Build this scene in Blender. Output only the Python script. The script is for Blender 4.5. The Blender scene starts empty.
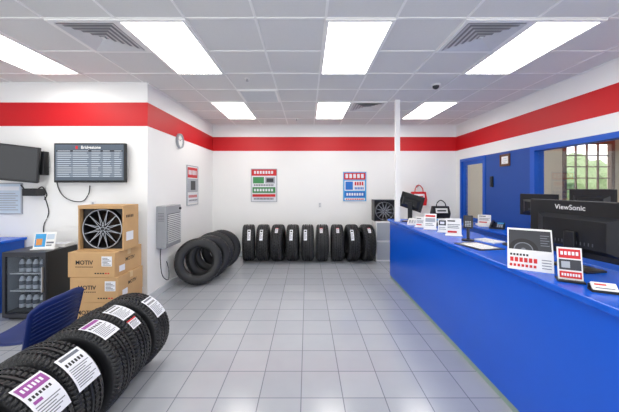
import bpy, bmesh, math, random
from mathutils import Matrix, Vector, noise
random.seed(4)
S = bpy.context.scene
COL = S.collection
try:
    S.view_settings.view_transform = 'Standard'
except Exception:
    pass

# ---------------------------------------------------------------- materials
def lin(c):
    out = []
    for v in c:
        v = v/255.0
        out.append(v/12.92 if v <= 0.04045 else ((v+0.055)/1.055)**2.4)
    return (out[0], out[1], out[2], 1.0)

def mat(name, rgb, rough=0.5, metal=0.0, var=0.06, scale=18.0, bump=0.0, bscale=60.0, emit=0.0, coat=0.0):
    m = bpy.data.materials.new(name)
    m.use_nodes = True
    nt = m.node_tree
    b = nt.nodes['Principled BSDF']
    tc = nt.nodes.new('ShaderNodeTexCoord')
    n = nt.nodes.new('ShaderNodeTexNoise')
    n.inputs['Scale'].default_value = scale
    n.inputs['Detail'].default_value = 4
    nt.links.new(tc.outputs['Object'], n.inputs['Vector'])
    mx = nt.nodes.new('ShaderNodeMixRGB')
    c = lin(rgb)
    mx.inputs[1].default_value = (c[0]*(1-var), c[1]*(1-var), c[2]*(1-var), 1)
    mx.inputs[2].default_value = (min(1, c[0]*(1+var)), min(1, c[1]*(1+var)), min(1, c[2]*(1+var)), 1)
    nt.links.new(n.outputs['Fac'], mx.inputs[0])
    nt.links.new(mx.outputs[0], b.inputs['Base Color'])
    b.inputs['Roughness'].default_value = rough
    b.inputs['Metallic'].default_value = metal
    if coat:
        b.inputs['Coat Weight'].default_value = coat
    if emit:
        nt.links.new(mx.outputs[0], b.inputs['Emission Color'])
        b.inputs['Emission Strength'].default_value = emit
    if bump:
        n2 = nt.nodes.new('ShaderNodeTexNoise')
        n2.inputs['Scale'].default_value = bscale
        nt.links.new(tc.outputs['Object'], n2.inputs['Vector'])
        bp = nt.nodes.new('ShaderNodeBump')
        bp.inputs['Strength'].default_value = bump
        bp.inputs['Distance'].default_value = 0.01
        nt.links.new(n2.outputs['Fac'], bp.inputs['Height'])
        nt.links.new(bp.outputs[0], b.inputs['Normal'])
    return m

def floor_material():
    m = bpy.data.materials.new('floor_tile')
    m.use_nodes = True
    nt = m.node_tree
    b = nt.nodes['Principled BSDF']
    tc = nt.nodes.new('ShaderNodeTexCoord')
    mp = nt.nodes.new('ShaderNodeMapping')
    mp.inputs['Location'].default_value = (0.045, 0.026, 0)
    br = nt.nodes.new('ShaderNodeTexBrick')
    br.offset = 0.0
    br.squash = 1.0
    br.inputs['Scale'].default_value = 1.0
    br.inputs['Mortar Size'].default_value = 0.0038
    br.inputs['Mortar Smooth'].default_value = 0.15
    br.inputs['Bias'].default_value = 0.0
    br.inputs['Brick Width'].default_value = 0.318
    br.inputs['Row Height'].default_value = 0.318
    br.inputs['Color1'].default_value = lin((168, 172, 180))
    br.inputs['Color2'].default_value = lin((176, 179, 186))
    br.inputs['Mortar'].default_value = lin((122, 126, 136))
    nt.links.new(tc.outputs['Object'], mp.inputs[0])
    nt.links.new(mp.outputs[0], br.inputs['Vector'])
    n = nt.nodes.new('ShaderNodeTexNoise')
    n.inputs['Scale'].default_value = 7
    n.inputs['Detail'].default_value = 6
    nt.links.new(tc.outputs['Object'], n.inputs['Vector'])
    ramp = nt.nodes.new('ShaderNodeValToRGB')
    ramp.color_ramp.elements[0].color = (0.93, 0.93, 0.93, 1)
    ramp.color_ramp.elements[1].color = (1, 1, 1, 1)
    nt.links.new(n.outputs['Fac'], ramp.inputs[0])
    mx = nt.nodes.new('ShaderNodeMixRGB')
    mx.blend_type = 'MULTIPLY'
    mx.inputs[0].default_value = 1.0
    nt.links.new(br.outputs['Color'], mx.inputs[1])
    nt.links.new(ramp.outputs[0], mx.inputs[2])
    nt.links.new(mx.outputs[0], b.inputs['Base Color'])
    b.inputs['Roughness'].default_value = 0.17
    b.inputs['Specular IOR Level'].default_value = 0.8
    bp = nt.nodes.new('ShaderNodeBump')
    bp.inputs['Strength'].default_value = 0.3
    bp.inputs['Distance'].default_value = 0.002
    bp.invert = True
    nt.links.new(br.outputs['Fac'], bp.inputs['Height'])
    nt.links.new(bp.outputs[0], b.inputs['Normal'])
    return m

def glass_material(name, refl=0.10, tint=(1, 1, 1, 1)):
    m = bpy.data.materials.new(name)
    m.use_nodes = True
    nt = m.node_tree
    nt.nodes.remove(nt.nodes['Principled BSDF'])
    t = nt.nodes.new('ShaderNodeBsdfTransparent')
    t.inputs[0].default_value = tint
    g = nt.nodes.new('ShaderNodeBsdfGlossy')
    g.inputs['Roughness'].default_value = 0.03
    mx = nt.nodes.new('ShaderNodeMixShader')
    mx.inputs[0].default_value = refl
    nt.links.new(t.outputs[0], mx.inputs[1])
    nt.links.new(g.outputs[0], mx.inputs[2])
    nt.links.new(mx.outputs[0], nt.nodes['Material Output'].inputs[0])
    return m

WHITE = mat('wall_white', (242, 242, 241), 0.6, var=0.015, scale=3, bump=0.05, bscale=120)
BEIGE = mat('wall_beige', (226, 216, 198), 0.6, var=0.02, scale=3)
CEILM = mat('ceiling_tile', (224, 224, 222), 0.9, var=0.04, scale=90, bump=0.12, bscale=200)
TBAR = mat('tbar_white', (242, 242, 240), 0.5, var=0.01)
RED = mat('stripe_red', (204, 8, 22), 0.5, var=0.03, scale=4)
FLOOR = floor_material()
BLUE = mat('laminate_blue', (2, 88, 210), 0.28, var=0.03, scale=5)
BLUETOP = mat('laminate_top_blue', (8, 92, 212), 0.25, var=0.03, scale=5)
BLUEDK = mat('paint_blue', (14, 86, 190), 0.45, var=0.03)
BLUEPN = mat('panel_blue', (18, 74, 158), 0.5, var=0.03)
KICK = mat('kick_strip', (140, 160, 150), 0.5)
BASEB = mat('baseboard_grey', (205, 208, 212), 0.5, var=0.03)
EMIT = mat('diffuser_glow', (255, 253, 246), 0.4, var=0.0, emit=8.6)
RUBBER = mat('rubber_black', (27, 28, 31), 0.45, var=0.15, scale=30, bump=0.10, bscale=90)
STICK = mat('sticker_white', (228, 230, 236), 0.5, var=0.03)
PINK = mat('sticker_magenta', (150, 66, 150), 0.5, var=0.04)
GREYINK = mat('ink_grey', (110, 114, 124), 0.6, var=0.05)
INK = mat('ink_black', (18, 18, 22), 0.5, var=0.05)
REDINK = mat('ink_red', (205, 24, 32), 0.5, var=0.05)
BLUEINK = mat('ink_blue', (28, 110, 200), 0.5, var=0.05)
GREENINK = mat('ink_green', (60, 140, 80), 0.5, var=0.05)
TEAL = mat('ink_teal', (60, 160, 220), 0.5, var=0.08)
PLBLACK = mat('plastic_black', (20, 21, 25), 0.35, var=0.1, scale=40)
PLDARK = mat('plastic_charcoal', (44, 46, 54), 0.45, var=0.08)
PLWHITE = mat('plastic_white', (232, 232, 232), 0.4, var=0.02)
PLGREY = mat('plastic_grey', (165, 170, 178), 0.4, var=0.03)
HEATG = mat('heater_grey', (156, 159, 164), 0.4, var=0.03)
SCREEN = mat('screen_dark', (14, 18, 26), 0.12, var=0.1)
TVSCR = mat('screen_menu', (82, 92, 104), 0.2, var=0.08, emit=0.3)
TVROW = mat('screen_row', (112, 122, 134), 0.3, var=0.05, emit=0.3)
TVTXT = mat('screen_text', (180, 188, 196), 0.4, var=0.03, emit=0.25)
CARD = mat('cardboard', (196, 158, 112), 0.8, var=0.08, scale=12, bump=0.08)
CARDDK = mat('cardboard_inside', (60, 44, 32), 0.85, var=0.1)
TAPE = mat('packing_tape', (208, 180, 134), 0.3, var=0.03)
METAL = mat('brushed_metal', (190, 192, 196), 0.3, metal=0.9, var=0.05)
ALLOY = mat('machined_alloy', (178, 181, 187), 0.3, metal=0.6, var=0.03)
ALLOYDK = mat('gloss_black_alloy', (24, 24, 28), 0.35, metal=0.0, var=0.05)
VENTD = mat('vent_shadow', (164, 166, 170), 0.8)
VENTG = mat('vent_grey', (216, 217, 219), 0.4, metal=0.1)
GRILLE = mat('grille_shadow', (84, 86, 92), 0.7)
CHAIRB = mat('chair_blue', (12, 36, 100), 0.5, var=0.06, scale=50)
PAPER = mat('paper_white', (240, 240, 238), 0.6, var=0.02)
PALEB = mat('paper_pale_blue', (198, 212, 226), 0.6, var=0.03)
ORANGE = mat('ink_orange', (220, 150, 80), 0.6)
GLASS = glass_material('clear_glass', 0.08)
GLASSD = glass_material('fridge_glass', 0.04, (0.8, 0.83, 0.86, 1))
COOL = mat('cooler_lining_glow', (130, 136, 144), 0.5, emit=0.08)  # lining glows faintly, standing in for light inside the cooler
LEAF = mat('hedge_leaf', (140, 160, 116), 0.8, var=0.4, scale=9)
GRASS = mat('grass', (170, 188, 140), 0.9, var=0.2, scale=4)
BROWN = mat('frame_brown', (104, 72, 52), 0.5)

# ---------------------------------------------------------------- mesh builder
def T(x=0, y=0, z=0): return Matrix.Translation((x, y, z))
def R(a, ax): return Matrix.Rotation(math.radians(a), 4, ax)
I4 = Matrix.Identity(4)
_textcache = {}
def text_geo(s, bold=0.0):
    k = (s, bold)
    if k in _textcache: return _textcache[k]
    c = bpy.data.curves.new('t', 'FONT')
    c.body = s
    c.size = 1.0
    c.align_x = 'CENTER'
    c.offset = bold
    c.resolution_u = 3
    o = bpy.data.objects.new('t', c)
    COL.objects.link(o)
    dg = bpy.context.evaluated_depsgraph_get()
    me = bpy.data.meshes.new_from_object(o.evaluated_get(dg))
    vs = [v.co.copy() for v in me.vertices]
    fs = [list(p.vertices) for p in me.polygons]
    bpy.data.objects.remove(o)
    bpy.data.curves.remove(c)
    bpy.data.meshes.remove(me)
    _textcache[k] = (vs, fs)
    return vs, fs

class MB:
    def __init__(s):
        s.v = []; s.f = []; s.mi = []; s.sm = []; s.mats = []
    def _m(s, m):
        if m not in s.mats: s.mats.append(m)
        return s.mats.index(m)
    def add(s, vs, fs, m, M=I4, smooth=False):
        o = len(s.v); k = s._m(m)
        for v in vs: s.v.append(M @ Vector(v))
        for f in fs:
            s.f.append([i+o for i in f]); s.mi.append(k); s.sm.append(smooth)
        return s
    def box(s, x0, x1, y0, y1, z0, z1, m, M=I4, bev=0.0, seg=2):
        if bev > 0:
            bm = bmesh.new()
            bmesh.ops.create_cube(bm, size=1)
            for v in bm.verts:
                v.co = Vector(((x0+x1)/2+v.co.x*(x1-x0), (y0+y1)/2+v.co.y*(y1-y0), (z0+z1)/2+v.co.z*(z1-z0)))
            bmesh.ops.bevel(bm, geom=bm.edges[:], offset=bev, segments=seg, affect='EDGES', profile=0.5)
            bm.verts.index_update()
            s.add([v.co.copy() for v in bm.verts], [[v.index for v in f.verts] for f in bm.faces], m, M, False)
            bm.free()
            return s
        vs = [(x0,y0,z0),(x1,y0,z0),(x1,y1,z0),(x0,y1,z0),(x0,y0,z1),(x1,y0,z1),(x1,y1,z1),(x0,y1,z1)]
        fs = [[0,3,2,1],[4,5,6,7],[0,1,5,4],[1,2,6,5],[2,3,7,6],[3,0,4,7]]
        return s.add(vs, fs, m, M)
    def lathe(s, prof, m, M=I4, seg=48, closed=False, smooth=True):
        vs = []; fs = []; n = len(prof)
        for i in range(seg):
            a = 2*math.pi*i/seg
            for (r, h) in prof: vs.append((r*math.cos(a), r*math.sin(a), h))
        for i in range(seg):
            j = (i+1) % seg
            for k in range(n if closed else n-1):
                l = (k+1) % n
                fs.append([i*n+k, j*n+k, j*n+l, i*n+l])
        return s.add(vs, fs, m, M, smooth)
    def cyl(s, r, z0, z1, m, M=I4, seg=24, r2=None):
        r2 = r if r2 is None else r2
        vs = []
        for i in range(seg):
            a = 2*math.pi*i/seg
            vs.append((r*math.cos(a), r*math.sin(a), z0))
        for i in range(seg):
            a = 2*math.pi*i/seg
            vs.append((r2*math.cos(a), r2*math.sin(a), z1))
        s.add(vs, [[i, (i+1) % seg, seg+(i+1) % seg, seg+i] for i in range(seg)], m, M, True)
        return s.add(vs, [list(range(seg))[::-1], list(range(seg, 2*seg))], m, M)
    def tube(s, pts, r, m, M=I4, seg=8, sub=6):
        P = [Vector(p) for p in pts]
        Q = []
        for i in range(len(P)-1):
            p0 = P[max(0, i-1)]; p1 = P[i]; p2 = P[i+1]; p3 = P[min(len(P)-1, i+2)]
            for k in range(sub):
                t = k/sub
                Q.append(0.5*((2*p1)+(p2-p0)*t+(2*p0-5*p1+4*p2-p3)*t*t+(3*p1-p0-3*p2+p3)*t*t*t))
        Q.append(P[-1])
        vs = []; fs = []
        for i, q in enumerate(Q):
            d = (Q[min(i+1, len(Q)-1)]-Q[max(i-1, 0)]).normalized()
            up = Vector((0, 0, 1)) if abs(d.z) < 0.9 else Vector((1, 0, 0))
            a = d.cross(up).normalized(); b = d.cross(a).normalized()
            for k in range(seg):
                an = 2*math.pi*k/seg
                vs.append(q+a*math.cos(an)*r+b*math.sin(an)*r)
        for i in range(len(Q)-1):
            for k in range(seg):
                l = (k+1) % seg
                fs.append([i*seg+k, i*seg+l, (i+1)*seg+l, (i+1)*seg+k])
        fs.append(list(range(seg))); fs.append([(len(Q)-1)*seg+k for k in range(seg)][::-1])
        return s.add(vs, fs, m, M, True)
    def text(s, st, size, m, M=I4, bold=0.0, sx=1.0):
        vs, fs = text_geo(st, bold)
        return s.add(vs, fs, m, M @ Matrix.Diagonal((size*sx, size, size, 1)))
    def rect(s, x0, x1, z0, z1, y, m, M=I4):   # facing -Y
        return s.add([(x0,y,z0),(x1,y,z0),(x1,y,z1),(x0,y,z1)], [[0,1,2,3]], m, M)
    def disc(s, cx, cz, r, y, m, M=I4, n=24):
        vs = []
        for i in range(n):
            a = 2*math.pi*i/n
            vs.append((cx+r*math.cos(a), y, cz+r*math.sin(a)))
        return s.add(vs, [list(range(n))], m, M)
    def mesh(s, name):
        me = bpy.data.meshes.new(name)
        me.from_pydata([tuple(v) for v in s.v], [], s.f)
        for mm in s.mats: me.materials.append(mm)
        for p, k, sm in zip(me.polygons, s.mi, s.sm):
            p.material_index = k; p.use_smooth = sm
        me.update()
        return me

def setp(o, **kw):
    for k, v in kw.items():
        if v is not None: o[k] = v

def solo(mb, name, label, category, loc=(0,0,0), rz=0, rot=None, group=None, kind=None):
    o = bpy.data.objects.new(name, mb.mesh(name))
    COL.objects.link(o)
    o.location = loc
    o.rotation_euler = tuple(math.radians(a) for a in rot) if rot else (0, 0, math.radians(rz))
    setp(o, label=label, category=category, group=group, kind=kind)
    return o

def thing(name, label, category, loc=(0,0,0), rz=0, group=None):
    o = bpy.data.objects.new(name, None)
    COL.objects.link(o)
    o.empty_display_size = 0.1
    o.location = loc
    o.rotation_euler = (0, 0, math.radians(rz))
    setp(o, label=label, category=category, group=group)
    return o

def part(mb, name, parent, label=None, loc=(0,0,0)):
    o = bpy.data.objects.new(name, mb.mesh(name))
    COL.objects.link(o)
    o.parent = parent
    o.location = loc
    setp(o, label=label)
    return o

def clone(root, loc, rot=(0,0,0), label=None):
    n = root.copy()
    COL.objects.link(n)
    n.location = loc
    n.rotation_euler = tuple(math.radians(a) for a in rot)
    if label: n['label'] = label
    for c in list(root.children):
        d = c.copy(); COL.objects.link(d); d.parent = n
        for e in list(c.children):
            g = e.copy(); COL.objects.link(g); g.parent = d
    return n

def struct(mb, name, label=None):
    o = bpy.data.objects.new(name, mb.mesh(name))
    COL.objects.link(o)
    o['kind'] = 'structure'
    if label: o['label'] = label
    return o

# ---------------------------------------------------------------- room
H = 3.04; YB = 6.76; XL = -2.2; YF = 4.0; XR = 3.476
struct(MB().box(-5.6, 7.9, -2.6, 6.94, -0.1, 0, FLOOR), 'floor', 'grey square ceramic tile floor')
struct(MB().box(-5.6, 7.9, -2.6, 6.94, H, H+0.1, CEILM), 'ceiling', 'suspended acoustic tile ceiling')
struct(MB().box(XL-0.12, XR+0.124, YB, YB+0.15, 0, H, WHITE), 'wall_back')
struct(MB().box(XL-0.12, XL, YF+0.12, YB, 0, H, WHITE), 'wall_left')
struct(MB().box(-5.6, XL, YF, YF+0.12, 0, H, WHITE), 'wall_waiting_area')
struct(MB().box(-5.6, -5.48, -2.6, YF, 0, H, WHITE), 'wall_far_left')
w = MB()
def wr(y0, y1, z0, z1): w.box(XR, XR+0.124, y0, y1, z0, z1, WHITE)
wr(-2.6, 1.8, 0, H); wr(1.8, 4.5, 0, 1.05); wr(1.8, 4.5, 2.22, H); wr(4.5, 5.64, 0, H)
wr(5.64, 6.56, 2.22, H); wr(6.56, YB, 0, H)
struct(w, 'wall_right')
z0, z1 = 2.44, 2.765
struct(MB().box(XL+0.004, XR-0.004, YB-0.004, YB, z0, z1, RED), 'trim_1', 'red painted wall stripe')
struct(MB().box(XL, XL+0.004, YF-0.004, YB-0.004, z0, z1, RED), 'trim_2', 'red painted wall stripe')
struct(MB().box(-5.48, XL, YF-0.004, YF, z0, z1, RED), 'trim_3', 'red painted wall stripe')
struct(MB().box(XR-0.004, XR, -2.6, YB-0.004, z0, z1, RED), 'trim_4', 'red painted wall stripe')
struct(MB().box(XL+0.012, XR, YB-0.012, YB, 0, 0.1, BASEB), 'baseboard_back')
struct(MB().box(XL, XL+0.012, YF-0.012, YB, 0, 0.1, BASEB), 'baseboard_left')
struct(MB().box(-5.48, XL, YF-0.012, YF, 0, 0.1, BASEB), 'baseboard_waiting_area')
g = MB()
x = 0.16-0.6*9
while x < 7.8:
    if x > -5.5: g.box(x-0.011, x+0.011, -2.6, YB, H-0.006, H+0.001, TBAR)
    x += 0.6
y = 2.47-0.6*8
while y < YB:
    g.box(-5.5, 7.8, y-0.011, y+0.011, H-0.0065, H+0.001, TBAR)
    y += 0.6
for a in ((XL, XR, YB-0.02, YB), (XL, XL+0.02, YF, YB), (-5.48, XL, YF-0.02, YF), (XR-0.02, XR, -2.6, YB)):
    g.box(a[0], a[1], a[2], a[3], H-0.012, H, TBAR)
struct(g, 'trim_5', 'white ceiling grid bars')
w = MB()
w.box(3.6, 5.95, YB, YB+0.15, 0, H, BEIGE); w.box(7.15, 7.9, YB, YB+0.15, 0, H, BEIGE)
w.box(5.95, 7.15, YB, YB+0.15, 0, 1.2, BEIGE); w.box(5.95, 7.15, YB, YB+0.15, 2.70, H, BEIGE)
struct(w, 'wall_office_back')
struct(MB().box(7.8, 7.9, -2.6, YB, 0, H, BEIGE), 'wall_office_right')
struct(MB().box(3.6, 7.8, 1.2, 1.3, 0, H, BEIGE), 'wall_office_front')
w = MB()
for a in ((5.95, 6.03), (7.07, 7.15)): w.box(a[0], a[1], YB-0.03, YB+0.06, 1.2, 2.70, BROWN)
for a in ((1.2, 1.28), (2.60, 2.70)): w.box(6.03, 7.07, YB-0.03, YB+0.06, a[0], a[1], BROWN)
for k in range(1, 4): w.box(6.03+k*0.26-0.012, 6.03+k*0.26+0.012, YB+0.01, YB+0.05, 1.28, 2.60, BROWN)
for k in range(1, 5): w.box(6.03, 7.07, YB+0.01, YB+0.05, 1.28+k*0.264-0.012, 1.28+k*0.264+0.012, BROWN)
struct(w, 'window_2', 'window with dark muntins looking outside')
w = MB()
X0, X1 = XR-0.02, XR+0.13
w.box(X0, X1, 1.8, 4.5, 2.15, 2.22, BLUEDK); w.box(X0, X1, 1.8, 4.5, 1.05, 1.11, BLUEDK)
w.box(X0, X1, 4.41, 4.5, 1.11, 2.15, BLUEDK); w.box(X0, X1, 1.8, 1.87, 1.11, 2.15, BLUEDK)
w.box(XR+0.05, XR+0.056, 1.87, 4.41, 1.11, 2.15, GLASS)
struct(w, 'window_1', 'blue-framed interior office window')
w = MB()
w.box(X0, X1, 5.64, 5.70, 0, 2.22, BLUEDK); w.box(X0, X1, 6.50, 6.56, 0, 2.22, BLUEDK); w.box(X0, X1, 5.70, 6.50, 2.16, 2.22, BLUEDK)
for a in ((5.70, 5.78, 0.01, 2.16), (6.42, 6.50, 0.01, 2.16)): w.box(XR+0.02, XR+0.06, a[0], a[1], a[2], a[3], BLUEDK)
w.box(XR+0.02, XR+0.06, 5.78, 6.42, 0.01, 0.95, BLUEDK); w.box(XR+0.02, XR+0.06, 5.78, 6.42, 2.08, 2.16, BLUEDK)
w.box(XR+0.037, XR+0.043, 5.78, 6.42, 0.95, 2.08, GLASS)
w.cyl(0.025, 0, 0.05, METAL, T(XR+0.02, 5.74, 1.0) @ R(-90, 'Y'))
struct(w, 'door_1', 'blue office door with glass panel')
struct(MB().box(XR-0.008, XR, 4.51, 5.63, 0.0, 2.22, BLUEPN), 'trim_6', 'blue painted wall panel')

# outside
gr = MB().box(-2, 30, 6.95, 50, -0.12, -0.05, GRASS)
solo(gr, 'lawn', 'sunlit green lawn outside the office window', 'grass', kind='stuff')
bm = bmesh.new()
for k in range(11):
    hh = .9+random.random()*.9
    mt = T(9+k*1.5, 16+random.random()*2, hh+.3) @ Matrix.Diagonal((1.1, 1.1, hh, 1))
    bmesh.ops.create_icosphere(bm, subdivisions=3, radius=1.0, matrix=mt)
for v in bm.verts:
    v.co += Vector((1, 1, 0.8))*0.4*noise.noise(v.co*2.3)
bm.verts.index_update()
hm = MB().add([v.co.copy() for v in bm.verts], [[v.index for v in f.verts] for f in bm.faces], LEAF)
for v in hm.v: v.z = max(v.z, -0.05)
solo(hm, 'hedge', 'leafy green hedge outside the office window', 'hedge')
bm.free()

# ---------------------------------------------------------------- ceiling fixtures
def light_fixture():
    t = thing('ceiling_light', 'recessed fluorescent troffer in the suspended ceiling', 'ceiling light', group='recessed ceiling troffers')
    f = MB()
    f.box(0, 0.6, 0, 0.03, -0.02, -0.007, TBAR); f.box(0, 0.6, 1.17, 1.2, -0.02, -0.007, TBAR)
    f.box(0, 0.03, 0.03, 1.17, -0.02, -0.007, TBAR); f.box(0.57, 0.6, 0.03, 1.17, -0.02, -0.007, TBAR)
    part(f, 'frame', t)
    part(MB().box(0.03, 0.57, 0.03, 1.17, -0.016, -0.0075, EMIT), 'diffuser', t, 'glowing white diffuser')
    return t
L0 = light_fixture()
L0.location = (0.16, 2.47, H)
for lx in (-3.44, -1.64, 0.16, 1.96):
    for ly in (0.07, 2.47, 4.87):
        if (lx == 0.16 and ly == 2.47) or (lx == -3.44 and ly == 4.87): continue
        clone(L0, (lx, ly, H))
clone(L0, (4.36, 2.47, H)); clone(L0, (4.36, 4.87, H))  # unseen office fixtures, added to brighten the room behind the window

def air_vent(loc, label, louv=False):
    t = thing('air_vent', label, 'air vent', loc)
    f = MB()
    s = 0.6
    part(MB().box(0.04, 0.56, 0.04, 0.56, -0.009, -0.0075, GRILLE if louv else VENTD), 'duct_shade_sheet', t)  # flat sheet with the duct's shade painted in behind the louvers
    f.box(0, s, 0, 0.04, -0.02, -0.007, TBAR); f.box(0, s, s-0.04, s, -0.02, -0.007, TBAR)
    f.box(0, 0.04, 0.04, s-0.04, -0.02, -0.007, TBAR); f.box(s-0.04, s, 0.04, s-0.04, -0.02, -0.007, TBAR)
    part(f, 'frame', t)
    r = MB()
    if not louv:
        for k in range(5):
            i0 = 0.045+k*0.047; i1 = i0+0.036; za = -0.024; zb = -0.012
            o = [(i0,i0,za),(s-i0,i0,za),(s-i0,s-i0,za),(i0,s-i0,za)]
            n = [(i1,i1,zb),(s-i1,i1,zb),(s-i1,s-i1,zb),(i1,s-i1,zb)]
            r.add(o+n, [[j, (j+1) % 4, 4+(j+1) % 4, 4+j] for j in range(4)], VENTG)
        r.box(.282, .318, .282, .318, -.022, -.012, VENTG)
    else:
        for k in range(13):
            r.box(0.04, 0.56, -0.013, 0.013, -0.001, 0.001, VENTG, T(0, 0.06+k*0.04, -0.018) @ R(-25, 'X'))
    part(r, 'louver', t)
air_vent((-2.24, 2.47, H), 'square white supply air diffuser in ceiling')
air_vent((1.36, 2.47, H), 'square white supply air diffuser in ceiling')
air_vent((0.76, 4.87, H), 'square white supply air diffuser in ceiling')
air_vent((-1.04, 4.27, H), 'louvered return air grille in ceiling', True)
d = MB().cyl(0.06, -0.03, -0.006, PLWHITE); d.lathe([(0.045, -0.03), (0.042, -0.05), (0.03, -0.067), (0.012, -0.075), (0.001, -0.076)], PLDARK)
solo(d, 'security_camera', 'small dome security camera on the ceiling', 'camera', (1.8, 4.05, H))
for p_ in ((-0.79, 3.83), (-0.22, 6.1)):
    d = MB().cyl(0.035, -0.012, -0.006, TBAR); d.cyl(0.01, -0.04, -0.012, METAL); d.cyl(0.02, -0.045, -0.04, METAL)
    solo(d, 'fire_sprinkler', 'small metal fire sprinkler head in ceiling', 'sprinkler', (p_[0], p_[1], H), group='fire sprinkler heads')

# ---------------------------------------------------------------- tires
def tire_mb(Rr, W, seg=180, per=5, deep=.034):
    half = [(.33,.60,0),(.41,.61,0),(.445,.635,0),(.455,.66,0),(.468,.675,0),(.478,.70,0),(.49,.74,0),(.50,.79,0),(.498,.83,0),(.488,.87,0),(.472,.905,0),(.452,.935,1),(.42,.962,1),(.38,.982,1),(.27,1.0,1),(.262,.945,0),(.222,.945,0),(.214,1.0,1),(.09,1.0,1),(.082,.945,0),(.042,.945,0),(.034,1.0,0)]
    prof = [(a*W, b*Rr, c) for a, b, c in half]
    prof += [(-a*W, b*Rr, c) for a, b, c in half[::-1]]
    prof += [(-.33*W,.66*Rr,0),(-.40*W,.80*Rr,0),(-.34*W,.92*Rr,0),(0,.935*Rr,0),(.34*W,.92*Rr,0),(.40*W,.80*Rr,0),(.33*W,.66*Rr,0)]
    n = len(prof); vs = []; fa = []; fb = []
    for i in range(seg):
        a = 2*math.pi*i/seg
        for k, (h, r, c) in enumerate(prof):
            if c:
                ph = (i+int(abs(h)/W*14)) % per
                if ph == 0: r -= deep*Rr
            vs.append((h, -r*math.sin(a), Rr+r*math.cos(a)))
    for i in range(seg):
        j = (i+1) % seg
        for k in range(n):
            l = (k+1) % n
            q = [i*n+k, i*n+l, j*n+l, j*n+k]
            side = abs(prof[k][0]) > .40*W and not prof[k][2] and not prof[l][2]
            (fb if side else fa).append(q)
    mb = MB().add(vs, fa, RUBBER, I4, False)
    k0 = mb._m(RUBBER)
    for f in fb:
        mb.f.append(f); mb.mi.append(k0); mb.sm.append(True)
    return mb

def patch(mb, Rr, rr, a0, a1, h0, h1, m, n=8):
    vs = []; fs = []
    for i in range(n+1):
        a = math.radians(a0+(a1-a0)*i/n)
        for h in (h0, h1): vs.append((h, -rr*math.sin(a), Rr+rr*math.cos(a)))
    for i in range(n): fs.append([2*i, 2*i+1, 2*i+3, 2*i+2])
    mb.add(vs, fs, m, I4, True)

def sticker(Rr, a0, a1, h0, h1, style):
    mb = MB()
    r = Rr*1.004
    patch(mb, Rr, r, a0, a1, h0, h1, STICK)
    da = a1-a0; dh = h1-h0
    def p(u0, u1, v0, v1, m, e=1): patch(mb, Rr, r+0.0012*e, a0+da*u0, a0+da*u1, h0+dh*v0, h0+dh*v1, m, 4)
    def lines(u0, u1, n, v1=.92):
        for k in range(n):
            u = u0+(u1-u0)*k/n
            p(u, u+(u1-u0)/n*.38, .08, v1-.13*(k % 3), GREYINK)
    if style == 0:
        p(0.05, 0.30, 0.06, 0.94, PINK)
        for c in range(6): p(.12, .22, .14+c*.12, .21+c*.12, STICK, 2)
        for c in range(7): p(.36, .43, .1+c*.11, .17+c*.11, INK)
        p(.48, .55, .12, .4, PINK); lines(.60, .95, 6)
    elif style == 1:
        p(0.05, 0.14, 0.1, 0.9, GREYINK)
        for c in range(6): p(.24, .34, .1+c*.13, .18+c*.13, INK)
        lines(.42, .95, 9)
    elif style == 2:
        p(0.0, 0.15, 0, 1, REDINK)
        for c in range(5): p(.25, .38, .12+c*.16, .22+c*.16, INK)
        lines(.46, .92, 5)
    elif style == 4:
        p(0.05, 0.2, 0.06, 0.94, PINK)
        for c in range(6): p(.28, .38, .1+c*.13, .18+c*.13, INK)
        lines(.46, .95, 8)
    else:
        p(0.1, 0.25, 0.2, 0.8, INK)
        lines(.35, .9, 5, .85)
    return mb

def tire(me, label, loc, rot, group, st=None, st2=None):
    o = bpy.data.objects.new('tire', me)
    COL.objects.link(o)
    o.location = loc
    o.rotation_euler = tuple(math.radians(a) for a in rot)
    setp(o, label=label, category='tire', group=group)
    if st: part(st, 'sticker', o, 'white paper tread label')
    if st2: part(st2, 'sticker', o, 'white paper tread label')
    return o

RA, WA = 0.318, 0.236
me = tire_mb(RA, WA, 264, 4, .03).mesh('tire_small')
ys = [1.20, 1.475, 1.75, 2.025, 2.30, 2.57]
stl = [(1, 22, 66, -.085, .085), (0, 24, 68, -.085, .085), (1, 28, 70, -.08, .08), (4, 4, 40, -.08, .08), (1, 4, 36, -.07, .075), (1, 26, 62, -.07, .075)]
for k, (yy, s_) in enumerate(zip(ys, stl)):
    s2 = sticker(RA, 40, 54, -.06, .04, 2) if k == 4 else None
    tire(me, 'new black tire with white tread label in a floor row', (-1.578+(.0, .012, -.014, .01, -.012, .004)[k], yy, 0.002), (0, (0, 0, -1, .5, -1, 0)[k], 90+(0, 1, -2, 2, -1, 1)[k]), 'tires standing in the floor row by the chair', sticker(RA, *s_[1:], s_[0]), s2)
RB, WB = 0.39, 0.262
me = tire_mb(RB, WB).mesh('tire_large')
for k in range(9):
    xx = -1.27+k*0.321
    rz = 9 if k == 0 else (random.uniform(-3, 3))
    hh = random.choice([-.05, -.02, .01])
    st = sticker(RB, 38, 74, hh-.03, hh+.035, 3) if k in (0, 1, 3, 4, 7) else sticker(RB, 30, 50, hh-.04, hh+.02, 2)
    tire(me, 'large new black tire standing tread-out against the wall', (xx, 6.345, 0.001), (0, 0, rz), 'tires standing along the back wall', st)
RC, WC = 0.372, 0.21
me = tire_mb(RC, WC, 180, 5, .02).mesh('tire_medium')
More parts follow.
